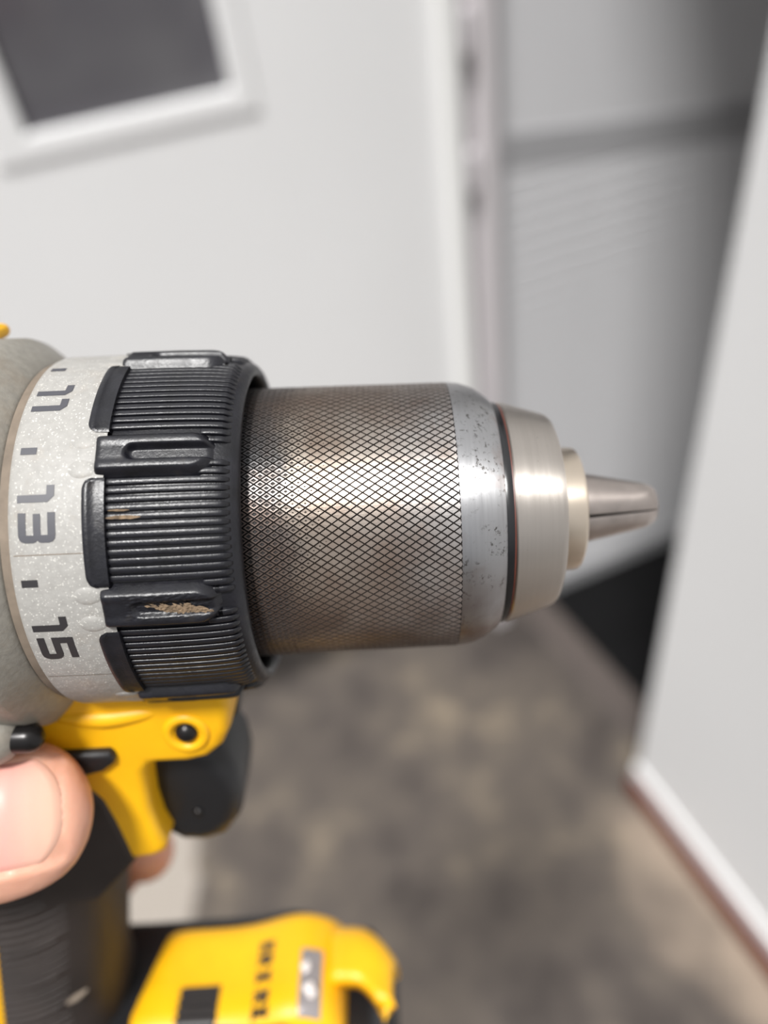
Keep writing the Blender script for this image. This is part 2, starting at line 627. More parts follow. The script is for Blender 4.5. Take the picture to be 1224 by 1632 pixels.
def cyl_patch(name, polys, phi0, x0, r, mat, parent, th=.06):
    """flat strokes given in reading coordinates (u along the ring, v towards the chuck) laid on the ring"""
    V, F = [], []
    for poly in polys:
        bm = bmesh.new()
        vs = [bm.verts.new((p[0], p[1], 0)) for p in poly]
        f = bm.faces.new(vs)
        bmesh.ops.triangulate(bm, faces=[f])
        bmesh.ops.subdivide_edges(bm, edges=[q for q in bm.edges if q.calc_length() > .8], cuts=2)
        bmesh.ops.triangulate(bm, faces=bm.faces[:])
        bm.verts.ensure_lookup_table()
        base_ = len(V)
        bm.verts.index_update()
        for vv in bm.verts:
            V.append(cyl(x0 + vv.co.y, r + th, phi0 - math.degrees(vv.co.x / r)))
        for ff in bm.faces:
            F.append([base_ + q.index for q in ff.verts])
        bm.free()
    return mesh_obj(name, V, F, mat, parent)


def bar(u0, v0, u1, v1):
    return [(u0, v0), (u1, v0), (u1, v1), (u0, v1)]


one = [[(0, 0), (1.0, 0), (1.0, 4.7), (.35, 4.7), (0, 4.3)], [(0, 4.3), (.35, 4.7), (-.75, 4.7), (-1.1, 4.3), (-1.1, 3.75), (0, 3.75)]]
one = [[(0, 0), (1.0, 0), (1.0, 3.9), (.2, 4.75), (-1.25, 4.75), (-1.25, 3.75), (-.1, 3.75), (0, 3.65)]]


def arc(cu, cv, r0, r1, a0, a1, k=8):
    A = [R(a0 + (a1 - a0) * i / k) for i in range(k + 1)]
    return [(cu + r1 * math.cos(a), cv + r1 * math.sin(a)) for a in A] + [(cu + r0 * math.cos(a), cv + r0 * math.sin(a)) for a in A[::-1]]


def shift(polys, du):
    return [[(p[0] + du, p[1]) for p in q] for q in polys]


three = [bar(0, 0, 2.9, 1.0), bar(.15, 1.95, 2.9, 2.9), bar(0, 3.8, 2.9, 4.8),
         [(2.9, 0), (3.4, .1), (3.75, .4), (3.9, .9), (3.9, 1.9), (3.75, 2.3), (3.6, 2.43), (2.9, 2.43), (2.9, 1.0)][0:8] + [(2.9, 2.43)][0:0] + [(2.9, 0.5)],
         [(2.9, 4.8), (3.4, 4.7), (3.75, 4.4), (3.9, 3.9), (3.9, 2.9), (3.75, 2.55), (3.6, 2.43), (2.9, 2.43), (2.9, 4.3)]]
five = [bar(0, 1.95, 1.0, 4.8), bar(1.0, 3.85, 3.7, 4.8), bar(1.0, 1.95, 2.9, 2.9),
        [(2.9, 2.9), (3.4, 2.75), (3.75, 2.35), (3.9, 1.9), (3.9, .9), (3.7, .4), (3.4, .1), (2.9, 0), (2.9, 1.0), (2.9, 1.95)],
        bar(0, 0, 2.9, 1.0)]
cyl_patch('number_mark', one, 44.6, -46.9, 27.7, m_ink, cr)['label'] = 'grey figure one, first of eleven'
cyl_patch('number_mark', one, 38.2, -46.9, 27.7, m_ink, cr)['label'] = 'grey figure one, second of eleven'
cyl_patch('number_mark', one, 10.2, -46.9, 27.7, m_ink, cr)['label'] = 'grey figure one of thirteen'
cyl_patch('number_mark', three, 5.4, -46.8, 27.7, m_ink, cr)['label'] = 'grey figure three of thirteen'
cyl_patch('number_mark', one, -26.2, -46.9, 27.7, m_inkdark, cr)['label'] = 'dark figure one of fifteen'
cyl_patch('number_mark', five, -30.4, -46.8, 27.7, m_inkdark, cr)['label'] = 'dark figure five of fifteen'
for ph, mt in ((57.4, m_ink), (22.75, m_ink), (-13.65, m_inkdark)):
    cyl_patch('tick_mark', [bar(-.5, 0, .5, 2.1)], ph, -47.0, 27.7, mt, cr)
for ph in (-5.9, -46.6):
    cyl_patch('mould_seam', [bar(-.06, 0, .06, 9.0)], ph, -47.6, 27.7, m_dirtgap, cr, .03)
LUG = (21.0, -22.3, 65.5, -66.5, 110, 155, 200, 245)
V, F = [], []
nb = 14
for j in range(nb + 1):
    th = .5 * math.pi * j / nb
    for i in range(20):
        a = 2 * math.pi * i / 20
        V.append((2.2 * math.cos(th) ** .8 * math.cos(a), 1.6 * math.cos(th) ** .8 * math.sin(a), .5 * math.sin(th) ** 1.5))
for j in range(nb):
    for i in range(20):
        F.append((j * 20 + i, j * 20 + (i + 1) % 20, (j + 1) * 20 + (i + 1) % 20, (j + 1) * 20 + i))
bump0 = None


def place_on_ring(o, x, r, deg):
    c_ = cyl(x, r, deg)
    o.location = (c_[0] * MM, c_[1] * MM, c_[2] * MM)
    o.rotation_euler = (math.atan2(-c_[1], c_[2]), 0, 0)


for ph in LUG:
    for dphi in (4.4, -4.2):
        if bump0 is None:
            bump0 = mesh_obj('ring_bump', V, F, m_silver, cr)
            b = bump0
        else:
            b = bump0.copy()
            COL.objects.link(b)
        place_on_ring(b, -38.9, 27.4, ph + dphi)

# rubber collar
prof = [(-37.2, 25), (-37.2, 27.3), (-36.6, 27.35), (-36, 26.75), (-30, 26.7), (-25, 26.55), (-22.4, 26.35), (-21, 26.15), (-20.0, 25.85), (-19.3, 25.4), (-18.9, 24.9), (-18.75, 24.4), (-18.9, 23.9), (-19.4, 23.55), (-21, 23.4), (-34, 23.2)]
gc = lathe('grip_collar', prof, m_rubber, drill, 256, deg=60)


def rim_r(x):
    xs = [p[0] for p in prof[3:12]]
    rs = [p[1] for p in prof[3:12]]
    return float(np.interp(x, xs, rs))


# smooth tabs that reach over the silver ring between the lugs
for i, ph in enumerate(LUG[:4]):
    pass
zones = [(14.2, -15.6), (58.4, 28.0), (-29.6, -59.4), (102, 72.6), (-73.6, -107), (148, 118), (193, 163), (238, 208)]
for (p1, p0) in zones:
    a0, a1 = min(p0, p1), max(p0, p1)
    V, F = [], []
    nphi = 40
    xs = [-38.7, -38.62, -38.5, -37.75, -37.65, -36.6, -35.75, -35.6]
    for i in range(nphi + 1):
        t = i / nphi
        a = a0 + (a1 - a0) * t
        dmm = min(t, 1 - t) * R(a1 - a0) * 27.9
        cut = 0 if dmm > 1.6 else 1.6 - math.sqrt(max(0, 1.6 ** 2 - (1.6 - dmm) ** 2))
        for k, x_ in enumerate(xs):
            xx = x_ + cut * max(0, 1 - k / 5)
            hr = (27.2, 27.78, 27.9, 27.9, 27.8, 27.8, 27.75, 26.6)[k]
            if dmm < .12:
                hr -= .12
            V.append(cyl(xx, hr, a))
    nx = len(xs)
    for i in range(nphi):
        for k in range(nx - 1):
            F.append((i * nx + k, (i + 1) * nx + k, (i + 1) * nx + k + 1, i * nx + k + 1))
    sharp(mesh_obj('collar_tab', V, F, m_rubber, gc), 60)


# ribs: each its own small strip, long between the lugs and short beside a lug's rounded end
def rib_mesh(x0):
    V, F = [], []
    sec = [(-.46, -.5), (-.44, .30), (-.40, .45), (-.32, .52), (.32, .52), (.40, .45), (.44, .30), (.46, -.5)]
    xs = [x0, x0 + .08, x0 + .25] + list(np.linspace(x0 + .8, -22.6, 9)) + [-21.6, -21, -20.6, -20.2, -19.9]
    nx = len(xs)
    for i, x_ in enumerate(xs):
        k = 1.0
        if i == 0:
            k = .1
        if i == 1:
            k = .8
        if x_ > -20.7:
            k = max(.05, 1 - (x_ + 20.7) / .85)
        rr = rim_r(x_)
        for (s_, h_) in sec:
            q = s_ * (1 if x_ < -20.7 else .5 + .5 * k)
            V.append((x_, q, rr + (h_ * k if h_ > 0 else h_)))
    ns = len(sec)
    for i in range(nx - 1):
        for k in range(ns - 1):
            F.append((i * ns + k, i * ns + k + 1, (i + 1) * ns + k + 1, (i + 1) * ns + k))
    F.append(tuple(range(ns)))
    F.append(tuple(range((nx - 1) * ns, nx * ns))[::-1])
    return V, F


def spin(o, deg):
    c_ = cyl(0, 1, deg)
    o.rotation_euler = (math.atan2(-c_[1], c_[2]), 0, 0)


protos = {}
lugs_all = sorted([v % 360 for v in LUG])
STEP = 360 / 147
for k in range(147):
    ph = (1.0 + k * STEP) % 360
    dl = min(abs((ph - L + 180) % 360 - 180) for L in lugs_all)
    kind = 'none' if dl < 2.6 else ('short' if dl < 5.1 else ('mid' if dl < 7.4 else 'long'))
    if kind == 'none':
        continue
    if kind not in protos:
        o = sharp(mesh_obj('grip_rib', *rib_mesh({'short': -22.6, 'mid': -23.9, 'long': -35.9}[kind]), m_rubber, gc), 50)
        protos[kind] = o
    else:
        o = protos[kind].copy()
        COL.objects.link(o)
    spin(o, ph)


def lug_mesh(worn):
    xs = np.concatenate([[-37.3, -37.2, -37.0, -36.7], np.linspace(-36.2, -21.0, 62)])
    ss = np.linspace(-3.75, 3.75, 61)
    sm = lambda t: np.clip(t, 0, 1) ** 2 * (3 - 2 * np.clip(t, 0, 1))
    V, F = [], []
    rng = np.random.RandomState(3)
    for i, x_ in enumerate(xs):
        for s_ in ss:
            d = math.hypot(max(x_ + 24.9, 0), s_)
            h = sm((3.55 - d) / 1.5)
            h = h ** .8
            ds = math.hypot(min(x_ + 32.2, 0), s_) if x_ < -22 else abs(s_)
            slot = sm((1.25 - ds) / .65)
            depth = 1.15 * (1 if not worn else .55)
            top = 1.72 + .15 * sm((abs(s_) - .8) / 1.0) * (1 - sm((abs(s_) - 2) / 1.4))
            hh = h * (top - depth * slot)
            if worn and abs(s_ - .3) < 1.8 and -34 < x_ < -23:
                hh += rng.uniform(-.10, .10) * h
            if i < 3:
                hh *= (.0, .6, .9)[i]
            V.append((x_, s_, (rim_r(max(x_, -36)) if x_ > -36 else 26.75) - .25 + hh - s_ * s_ / 54))
    n2 = len(ss)
    for i in range(len(xs) - 1):
        for k in range(n2 - 1):
            F.append((i * n2 + k, i * n2 + k + 1, (i + 1) * n2 + k + 1, (i + 1) * n2 + k))
    return V, F


lug0 = mesh_obj('grip_lug', *lug_mesh(False), m_rubber, gc)
for ph in LUG:
    if ph == LUG[0]:
        o = lug0
    elif ph == LUG[1]:
        o = mesh_obj('grip_lug', *lug_mesh(True), m_rubber, gc)
        o['label'] = 'worn grip lug with brown scuffs'
    else:
        o = lug0.copy()
        COL.objects.link(o)
    spin(o, ph)
# torn fibres of the scuffed lug
rs = random.Random(8)
V, F = [], []
for k in range(150):
    x_ = rs.triangular(-31.4, -22.8, -26)
    s_ = rs.gauss(-.35, .30) - .10 * (x_ + 27)
    L_, W_, H_ = rs.uniform(.25, .7), rs.uniform(.12, .3), rs.uniform(.12, .35)
    ang = rs.uniform(-.7, .1)
    ca, sa = math.cos(ang), math.sin(ang)
    b0 = len(V)
    zb = 27.55 - s_ * s_ / 54
    for (p, q, h) in ((-L_, 0, 0), (0, -W_, 0), (L_, 0, .05), (0, W_, 0), (0, 0, H_)):
        V.append((x_ + p * ca - q * sa, s_ + p * sa + q * ca, zb + h))
    F += [(b0, b0 + 1, b0 + 4), (b0 + 1, b0 + 2, b0 + 4), (b0 + 2, b0 + 3, b0 + 4), (b0 + 3, b0, b0 + 4)]
o = mesh_obj('torn_rubber', V, F, m_scuff, gc, smooth=False)
spin(o, LUG[1])
o['kind'] = 'stuff'

rs = random.Random(11)
def smear(x0, x1, p0, h, mat, lift):
    top = [(x_, p0 + h * (.6 + .4 * rs.random()) * math.sin(math.pi * (i + .6) / 8.2)) for i, x_ in enumerate(np.linspace(x0, x1, 8))]
    bot = [(x_, p0 - h * (.5 + .5 * rs.random()) * math.sin(math.pi * (i + .6) / 8.2)) for i, x_ in enumerate(np.linspace(x0, x1, 8))]
    V = [cyl(x_, rim_r(x_) + lift, p_) for x_, p_ in top + bot]
    mesh_obj('smear', V, [(i, i + 1, i + 9, i + 8) for i in range(7)], mat, gc)
smear(-35.7, -31.2, 3.2, .75, m_scuff, .545)
smear(-35.4, -32.6, 5.2, .4, m_scuff, .545)

# chuck: knurled sleeve
lathe('chuck_core', [(-34, 15), (-34, 21.0), (-19, 21.25), (10.75, 20.95), (10.75, 20)], m_groove, drill, 256)
NA, DX = 114, 1.75
dphi = 360 / NA
V, F, FM = [], [], []


def sleeve_r(x_):
    return 21.62 - (x_ + 20) * .0105


x0 = -21.0
XL = 10.74
col = 0
rk = random.Random(2)
while True:
    xc = x0 + col * DX / 2
    if xc > XL + DX * .42:
        break
    for k in range(NA):
        ph = (k + (.5 if col % 2 else 0)) * dphi
        hw, hh = DX / 2, dphi / 2
        g = .80 + rk.uniform(-.02, .02)
        wear = np.clip((xc + 15 + rk.uniform(-2, 2)) / 6, 0, 1)
        r1 = sleeve_r(xc) + rk.uniform(-.012, .012)
        b0 = len(V)
        for (gg, rr_) in ((.99, r1 - .36), (g, r1)):
            for (sx, sp) in ((-1, 0), (0, -1), (1, 0), (0, 1)):
                x_ = xc + sx * hw * gg
                if sx == 0 and xc > XL:          # cut by the smooth shoulder
                    x_, sp = XL, sp * max(0, (XL - (xc - hw)) / hw)
                V.append(cyl(min(x_, XL), rr_, ph + sp * hh * gg))
        for a, b in ((0, 1), (1, 2), (2, 3), (3, 0)):
            F.append((b0 + a, b0 + b, b0 + 4 + b, b0 + 4 + a)); FM.append(1)
        if wear < .98:
            q = g * (.55 - .42 * wear)
            for (sx, sp) in ((-1, 0), (0, -1), (1, 0), (0, 1)):
                V.append(cyl(xc + sx * hw * q, r1 - .01, ph + sp * hh * q))
            for (sx, sp) in ((-1, 0), (0, -1), (1, 0), (0, 1)):
                V.append(cyl(xc + sx * hw * q * .55, r1 - .16, ph + sp * hh * q * .55))
            for a, b in ((0, 1), (1, 2), (2, 3), (3, 0)):
                F.append((b0 + 4 + a, b0 + 4 + b, b0 + 8 + b, b0 + 8 + a)); FM.append(0)
                F.append((b0 + 8 + a, b0 + 8 + b, b0 + 12 + b, b0 + 12 + a)); FM.append(1)
            F.append((b0 + 12, b0 + 13, b0 + 14, b0 + 15)); FM.append(1)
        else:
            F.append((b0 + 4, b0 + 5, b0 + 6, b0 + 7)); FM.append(0)
    col += 1
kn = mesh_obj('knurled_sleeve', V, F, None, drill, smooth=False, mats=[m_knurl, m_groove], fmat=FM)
kn['kind'] = 'stuff'
lathe('sleeve_shoulder', [(10.72, 20.6), (10.74, 21.28), (11.6, 21.24), (12.6, 21.1), (13.6, 20.8), (14.8, 20.3), (16.2, 19.4), (17.1, 18.7), (17.45, 18.3), (17.5, 17)], m_steel, drill, 192, deg=50)
lathe('seal_ring', [(17.3, 16.5), (17.5, 17.75), (18.0, 17.85), (18.6, 17.75), (18.75, 16.5)], m_seal, drill, 160)
lathe('ring_gasket', [(18.6, 17.0), (18.64, 17.68), (18.8, 17.7), (18.9, 17)], m_redline, drill, 160)
lathe('nose_cone', [(18.88, 16.8), (18.9, 17.6), (19.1, 17.85), (20.5, 17.45), (25.9, 15.75), (26.4, 15.5), (26.8, 15.1), (27.0, 14.6), (27.05, 9.5)], m_nickel, drill, 192, deg=25)
lathe('nose_ring', [(26.9, 10.2), (30.7, 10.0), (31.1, 9.85), (31.35, 9.5), (31.4, 9.1), (31.4, 6.0), (29, 5.8)], m_ringsteel, drill, 128, deg=30)
lathe('jaw_socket', [(28.5, 8), (28.5, .1)], m_groove, drill, 48)
for kc in (46, 166, -74):
    V, F = [], []
    secs = [(27, 6.35), (31, 6.1), (34, 5.45), (37, 4.85), (40, 4.25), (42.2, 3.8), (43.4, 3.45), (44.2, 2.9), (44.5, 2.2)]
    na = 18
    for (x_, r_) in secs:
        ins = float(np.interp(x_, [27, 44.5], [.34, .10]))
        for i in range(na + 1):
            a = -60 + 120 * i / na
            am = min(max(a, -60 + math.degrees(ins / r_)), 60 - math.degrees(ins / r_))
            V.append(cyl(x_, r_ * (1 - .03 * (a / 60) ** 6), kc + am))
        V.append(cyl(x_, ins / math.sin(R(60)), kc))
    ns = na + 2
    for i in range(len(secs) - 1):
        for k in range(ns):
            F.append((i * ns + k, i * ns + (k + 1) % ns, (i + 1) * ns + (k + 1) % ns, (i + 1) * ns + k))
    F.append(tuple(range(ns))[::-1])
    F.append(tuple(range((len(secs) - 1) * ns, len(secs) * ns)))
    sharp(mesh_obj('chuck_jaw', V, F, m_jaw, drill), 40)

# yellow handle housing
hs = prism('handle_housing', [(-67, -18), (-26.5, -18), (-26.0, -26), (-26.6, -30.5), (-28.2, -33.8), (-31, -36.2), (-34.5, -37), (-40.6, -37.0), (-41.8, -38.6), (-42.3, -47), (-41.9, -52), (-40.8, -55.6), (-41.6, -57.6), (-43.5, -58.6), (-48, -59.2), (-56, -60), (-72, -58), (-92, -50), (-98, -30), (-92, -18)], -15, 15, m_yellow, drill, 3.4, 5)
prism('trigger_boot', [(-60, -24), (-27, -24), (-25.9, -30), (-26.9, -34.4), (-30, -37.3), (-34, -38.4), (-44, -38.8), (-60, -40)], -7, 12, m_black, drill, 2.0, 3)
# raised rib under the collar
tg = prism('trigger', [(-46, -38.2), (-33.5, -38.2), (-30.4, -41), (-28.4, -46), (-27.9, -51), (-29.0, -57), (-32, -61.2), (-36, -62.6), (-40.5, -62.2), (-46, -58)], -9.5, 9.5, m_black, drill, 4.2, 5)
V, F = tube_geo([(-36.0, -8.6, -53.4, 1.0), (-36.0, -9.3, -53.4, 1.0)], 16, 2)
mesh_obj('trigger_pin', V, F, m_screw, tg)
V, F = tube_geo([(-33.6, -13, -30.4, 2.1), (-33.6, -14.2, -30.4, 2.1)], 24, 2)
mesh_obj('housing_screw', V, F, m_screw, drill)
ring = [(-33.6 + 3.0 * math.cos(a), -14.75, -30.4 + 3.0 * math.sin(a), .95) for a in np.linspace(0, 2 * math.pi, 21)]
mesh_obj('screw_rim', *tube_geo(ring, 14, 2), m_yellow, hs)
mesh_obj('housing_ridge', *tube_geo([(-53, -14.2, -26.5, 1.2), (-47, -14.4, -27.0, 1.7), (-41, -14.2, -26.6, 1.4), (-37, -13.8, -26.2, .9)], 16, 5), m_yellow, hs)
box('shell_lip', (-82, -6, 29.4), (-58.9, 13, 31.7), m_yellow, mh, 1.2, MM, 3)
sb = prism('direction_button', [(-57, -32.8), (-46.4, -32.6), (-45.4, -33.6), (-46, -35.2), (-48, -36.7), (-51, -37.5), (-57, -37.6)], -16.6, 16.6, m_black, drill, 1.0, 3)


prism('grip_shoulder', [(-51.5, -41), (-49.6, -44), (-48.4, -49), (-47.4, -55), (-46.9, -58.8), (-50, -62.5), (-55, -68), (-72, -70), (-76, -41)], -15.7, 15.7, m_griprub, drill, 1.2, 3)


# grip: yellow core and black rubber overmould
def grip_loft(name, levels, mat, xback, half, front_off, parent, expo=2.6, nseg=56):
    V, F = [], []
    for (z, xf) in levels:
        xf = xf + front_off
        xr = xf - 38 - 2 * front_off
        cx, a = (xf + xr) / 2, (xf - xr) / 2
        for i in range(nseg):
            t = 2 * math.pi * i / nseg
            c_, s_ = math.cos(t), math.sin(t)
            x_ = cx + a * math.copysign(abs(c_) ** (2 / expo), c_)
            y_ = half * math.copysign(abs(s_) ** (2 / expo), s_)
            if xback is not None:
                x_ = max(x_, xf - xback)
            V.append((x_, y_, z))
    for i in range(len(levels) - 1):
        for k in range(nseg):
            F.append((i * nseg + k, i * nseg + (k + 1) % nseg, (i + 1) * nseg + (k + 1) % nseg, (i + 1) * nseg + k))
    F.append(tuple(range(nseg)))
    F.append(tuple(range((len(levels) - 1) * nseg, len(levels) * nseg))[::-1])
    return sharp(mesh_obj(name, V, F, mat, parent), 50)


lv = [tuple(q) for q in spline([(-37, -50), (-46, -51), (-56, -53.5), (-66, -56), (-80, -58.3), (-95, -61), (-107, -63), (-115, -63)], 4)]
grip_loft('handle_core', [(-34, -49)] + lv, m_yellow, None, 14.6, 0, drill)
gr = grip_loft('grip_rubber', lv, m_griprub, 19.0, 16.3, 1.0, drill, 2.9)
rib_levels = np.arange(-112, -62, 2.05)
for k, z in enumerate(rib_levels):
    xf = float(np.interp(z, [q[0] for q in lv][::-1], [q[1] for q in lv][::-1])) + 1
    L_ = 12.5 if k % 5 else 10.5
    pts = []
    for t in np.linspace(0, 1, 7):
        x_ = xf - 18.6 + t * L_
        cx, a = xf - 20, 20
        yb = 16.3 * max(0, 1 - min(1, abs((x_ - cx) / a)) ** 2.9) ** (1 / 2.9)
        pts.append((x_, -yb - .05, z + 2.6 * t ** 1.6, .62 * (1 - .5 * t)))
    mesh_obj('grip_ridge', *tube_geo(pts, 8, 2), m_griprub, gr)
o = mesh_obj('grip_scar', *tube_geo([(-66.5, -16.2, -95.6, .3), (-64.5, -16.1, -94.2, .65), (-62.3, -15.7, -92.6, .3)], 8, 4), m_dirtgap, gr)

# foot with the yellow cover
ft = prism('foot_housing', [(-104, -116), (-98, -113.5), (-60, -113.5), (-34, -112.6), (-26, -110.9), (-21, -112.4), (-15, -117.5), (-6.5, -119), (-5, -124), (-5, -134), (-104, -134)], -15.5, 15.5, m_black, drill, 2.0, 4)
prism('foot_skirt', [(-104, -132), (-6, -132), (-4, -136), (-4, -152), (-104, -152)], -17, 17, m_black, drill, 4.0, 4)
bp = prism('battery_pack', [(-100, -150), (-4, -150), (-2, -153), (-2, -174), (-6, -178), (-96, -178), (-100, -174)], -28, 28, m_black, drill, 5.0, 4)
box('battery_band', (-80, -28.6, -170), (-20, 28.6, -158), m_yellow, bp, 1.2, MM)

# cover: a ridge running across the foot, rounded at its far end
xs = np.array([-57.5, -57.2, -56.4, -55.2, -53.5, -51, -47, -43, -39, -35, -32, -29.5, -27, -25, -23, -21, -19, -17, -15.4, -14.2, -13.4, -12.8, -12.4])
zs = np.array([-122, -117, -114.2, -112.9, -112.2, -112, -111.9, -111.8, -111.6, -111, -110.2, -109.3, -108.5, -108.1, -108.0, -108.3, -109, -110.0, -111.3, -113, -115, -118, -122])
ys = np.array([13.6, 13.3, 12.6, 11.4, 9.8, 7.5, 4, 0, -4, -8, -11, -12.6, -13.4, -13.8])
yd = np.array([-9, -4.5, -2.2, -.8, -.15, 0, 0, 0, 0, -.1, -.8, -2.4, -5, -9])
V, F = [], []
for i, (x_, z_) in enumerate(zip(xs, zs)):
    for y_, d_ in zip(ys, yd):
        lean = (-(y_ - 10) * .22) if x_ < -40 else (-(y_ - 10) * .02)
        V.append((x_ - lean * max(0, (-40 - x_) / 17), y_, z_ + d_ * (1 if -56 < x_ < -13 else .4)))
ny = len(ys)
for i in range(len(xs) - 1):
    for k in range(ny - 1):
        F.append((i * ny + k, (i + 1) * ny + k, (i + 1) * ny + k + 1, i * ny + k + 1))
cv = mesh_obj('foot_cover', V, F, m_yellow, drill)
o = sharp(cv, 180)


def top_z(x_):
    return float(np.interp(x_, xs, zs))


def cover_patch(name, x0, x1, y0, y1, lift, mat, parent, round_=.8, k=14):
    V, F = [], []
    for i in range(k + 1):
        for j in range(k + 1):
            u, v_ = i / k, j / k
            x_, y_ = x0 + (x1 - x0) * u, y0 + (y1 - y0) * v_
            e_ = min(u, 1 - u, v_, 1 - v_)
            yy_ = float(np.interp(-y_, -ys, yd))
            V.append((x_, y_, top_z(x_) + yy_ + (lift if e_ > 0 else -.4)))
    for i in range(k):
        for j in range(k):
            a = i * (k + 1) + j
            F.append((a, a + k + 1, a + k + 2, a + 1))
    return mesh_obj(name, V, F, mat, parent)


wn = cover_patch('release_button', -49.6, -40.0, -12, -2.6, .25, m_black, cv)
for k in range(4):
    mesh_obj('button_ridge', *tube_geo([(-49.0, -4.6 - 2 * k, -111.55, .45), (-40.8, -4.6 - 2 * k, -111.35, .45)], 8, 2), m_griprub, wn)
cover_patch('label_strip', -22.9, -17.6, -13, 3.0, .25, m_label, cv)
rs = random.Random(5)
for (x_, y_, r_) in ((-21.4, -2.2, .75), (-20.4, -7.0, 1.0), (-19.6, -8.2, .8), (-21.2, -3.2, .55)):
    mesh_obj('plaster_crumb', *tube_geo([(x_ - .3, y_, top_z(x_) + .4, r_), (x_ + .3, y_ + .5, top_z(x_) + .5, r_ * .8)], 10, 2), m_crumb, cv)

# lettering that runs down the cover: X R and slashes, black on yellow
def letters(polys, x0, y0, mat):
    V, F = [], []
    for poly in polys:
        b0 = len(V)
        for (u, v_) in poly:            # u runs along -y, v along +x
            x_, y_ = x0 + v_, y0 - u
            V.append((x_, y_, top_z(x_) + .12))
        F.append(tuple(range(b0, b0 + len(poly))))
    return mesh_obj('lettering', V, F, mat, cv, smooth=False)


H_ = 3.0
X_ = [[(0, 0), (1.1, 0), (2.5, H_), (1.4, H_)], [(1.4, 0), (2.5, 0), (1.1, H_), (0, H_)]]
R_ = [bar(0, 0, .95, H_), bar(.95, 2.2, 1.9, H_), bar(.95, 1.1, 1.9, 1.75), bar(1.4, 1.3, 2.35, 2.7), [(.95, 1.2), (1.6, 1.2), (2.4, 0), (1.4, 0)]]
E_ = [bar(0, 0, .95, H_), bar(.95, 2.2, 2.1, H_), bar(.95, 1.1, 1.9, 1.8), bar(.95, 0, 2.1, .75)]
wide = lambda P_: [[(p[0] * 1.25, p[1] * 1.12) for p in q] for q in P_]
for gl, y_ in ((E_, 5.4), (R_, 2.4), (X_, -1.4), (R_, -6.0), (X_, -9.3)):
    letters(wide(gl), -32.6, y_, m_inkdark)

# yellow nose piece in front of the cover
V, F = [], []
xs2 = np.array([-15.5, -13, -10.5, -9, -7.5, -6, -5, -4.2, -3.7, -3.5])
nb_y = np.array([8.2, 8.0, 7.4, 6.2, 4.5, 2, -1, -3.2])
for x_ in xs2:
    t = (x_ + 15.5) / 12
    xo = -1.0
    for k, y_ in enumerate(nb_y):
        yy_ = y_ - 1.2 - 7.0 * max(0, (x_ + 9.5) / 6) ** 1.6
        z_ = -112.4 - .9 * t - (5, 2.2, .9, .25, 0, 0, 0, 0)[k] - (1.2 if x_ > -3.8 else 0)
        V.append((x_ + xo, yy_, z_))
ny = len(nb_y)
for i in range(len(xs2) - 1):
    for k in range(ny - 1):
        F.append((i * ny + k, (i + 1) * ny + k, (i + 1) * ny + k + 1, i * ny + k + 1))
npc = mesh_obj('nose_piece', V, F, m_yellow, drill)
sm_ = npc.modifiers.new('thick', 'SOLIDIFY')
sm_.thickness = .004
sm_.offset = -1

# ------------------------------------------------------------------ the hand
T = np.array((-47.9, -22.3, -37.6))                 # thumb tip
B = np.array((-80.0, -27.5, -38.2))                 # towards the thumb joint
ax = (B - T) / np.linalg.norm(B - T)
nrm = np.array((0, -.82, .57))
nrm = nrm - ax * (nrm @ ax)
nrm /= np.linalg.norm(nrm)
bi = np.cross(nrm, ax)
if bi[2] < 0:
    bi = -bi
thw = [(0, .2, .2), (.25, 2.2, 1.6), (.8, 4.2, 3.0), (1.8, 6.3, 4.3), (3.2, 8.3, 5.4), (5, 9.8, 6.3), (7.5, 11.0, 7.2), (10.5, 11.8, 8.0), (14, 12.2, 8.5), (19, 12.1, 8.8), (25, 11.4, 9.0), (31, 11.2, 9.4), (36, 11.4, 9.6), (40, 10, 9)]


def thumb_dim(s_):
    a_ = [q[0] for q in thw]
    return float(np.interp(s_, a_, [q[1] for q in thw])), float(np.interp(s_, a_, [q[2] for q in thw]))


V, F = [], []
sides = 48
svals = np.concatenate([[0, .1, .25, .5, .8, 1.2, 1.8, 2.4, 3.2, 4, 5], np.arange(6, 41, 1.0)])
for s_ in svals:
    wd, th = thumb_dim(s_)
    c_ = T + ax * s_
    for k in range(sides):
        a = 2 * math.pi * k / sides
        V.append(c_ + bi * wd * math.cos(a) + nrm * th * math.sin(a) * (1 if math.sin(a) < 0 else .92))
for i in range(len(svals) - 1):
    for k in range(sides):
        F.append((i * sides + k, i * sides + (k + 1) % sides, (i + 1) * sides + (k + 1) % sides, (i + 1) * sides + k))
F.append(tuple(range(sides)))
F.append(tuple(range((len(svals) - 1) * sides, len(svals) * sides))[::-1])
HV, HF = list(V), list(F)


def add_geo(g):
    b0 = len(HV)
    HV.extend(g[0])
    HF.extend([tuple(b0 + q for q in f) for f in g[1]])


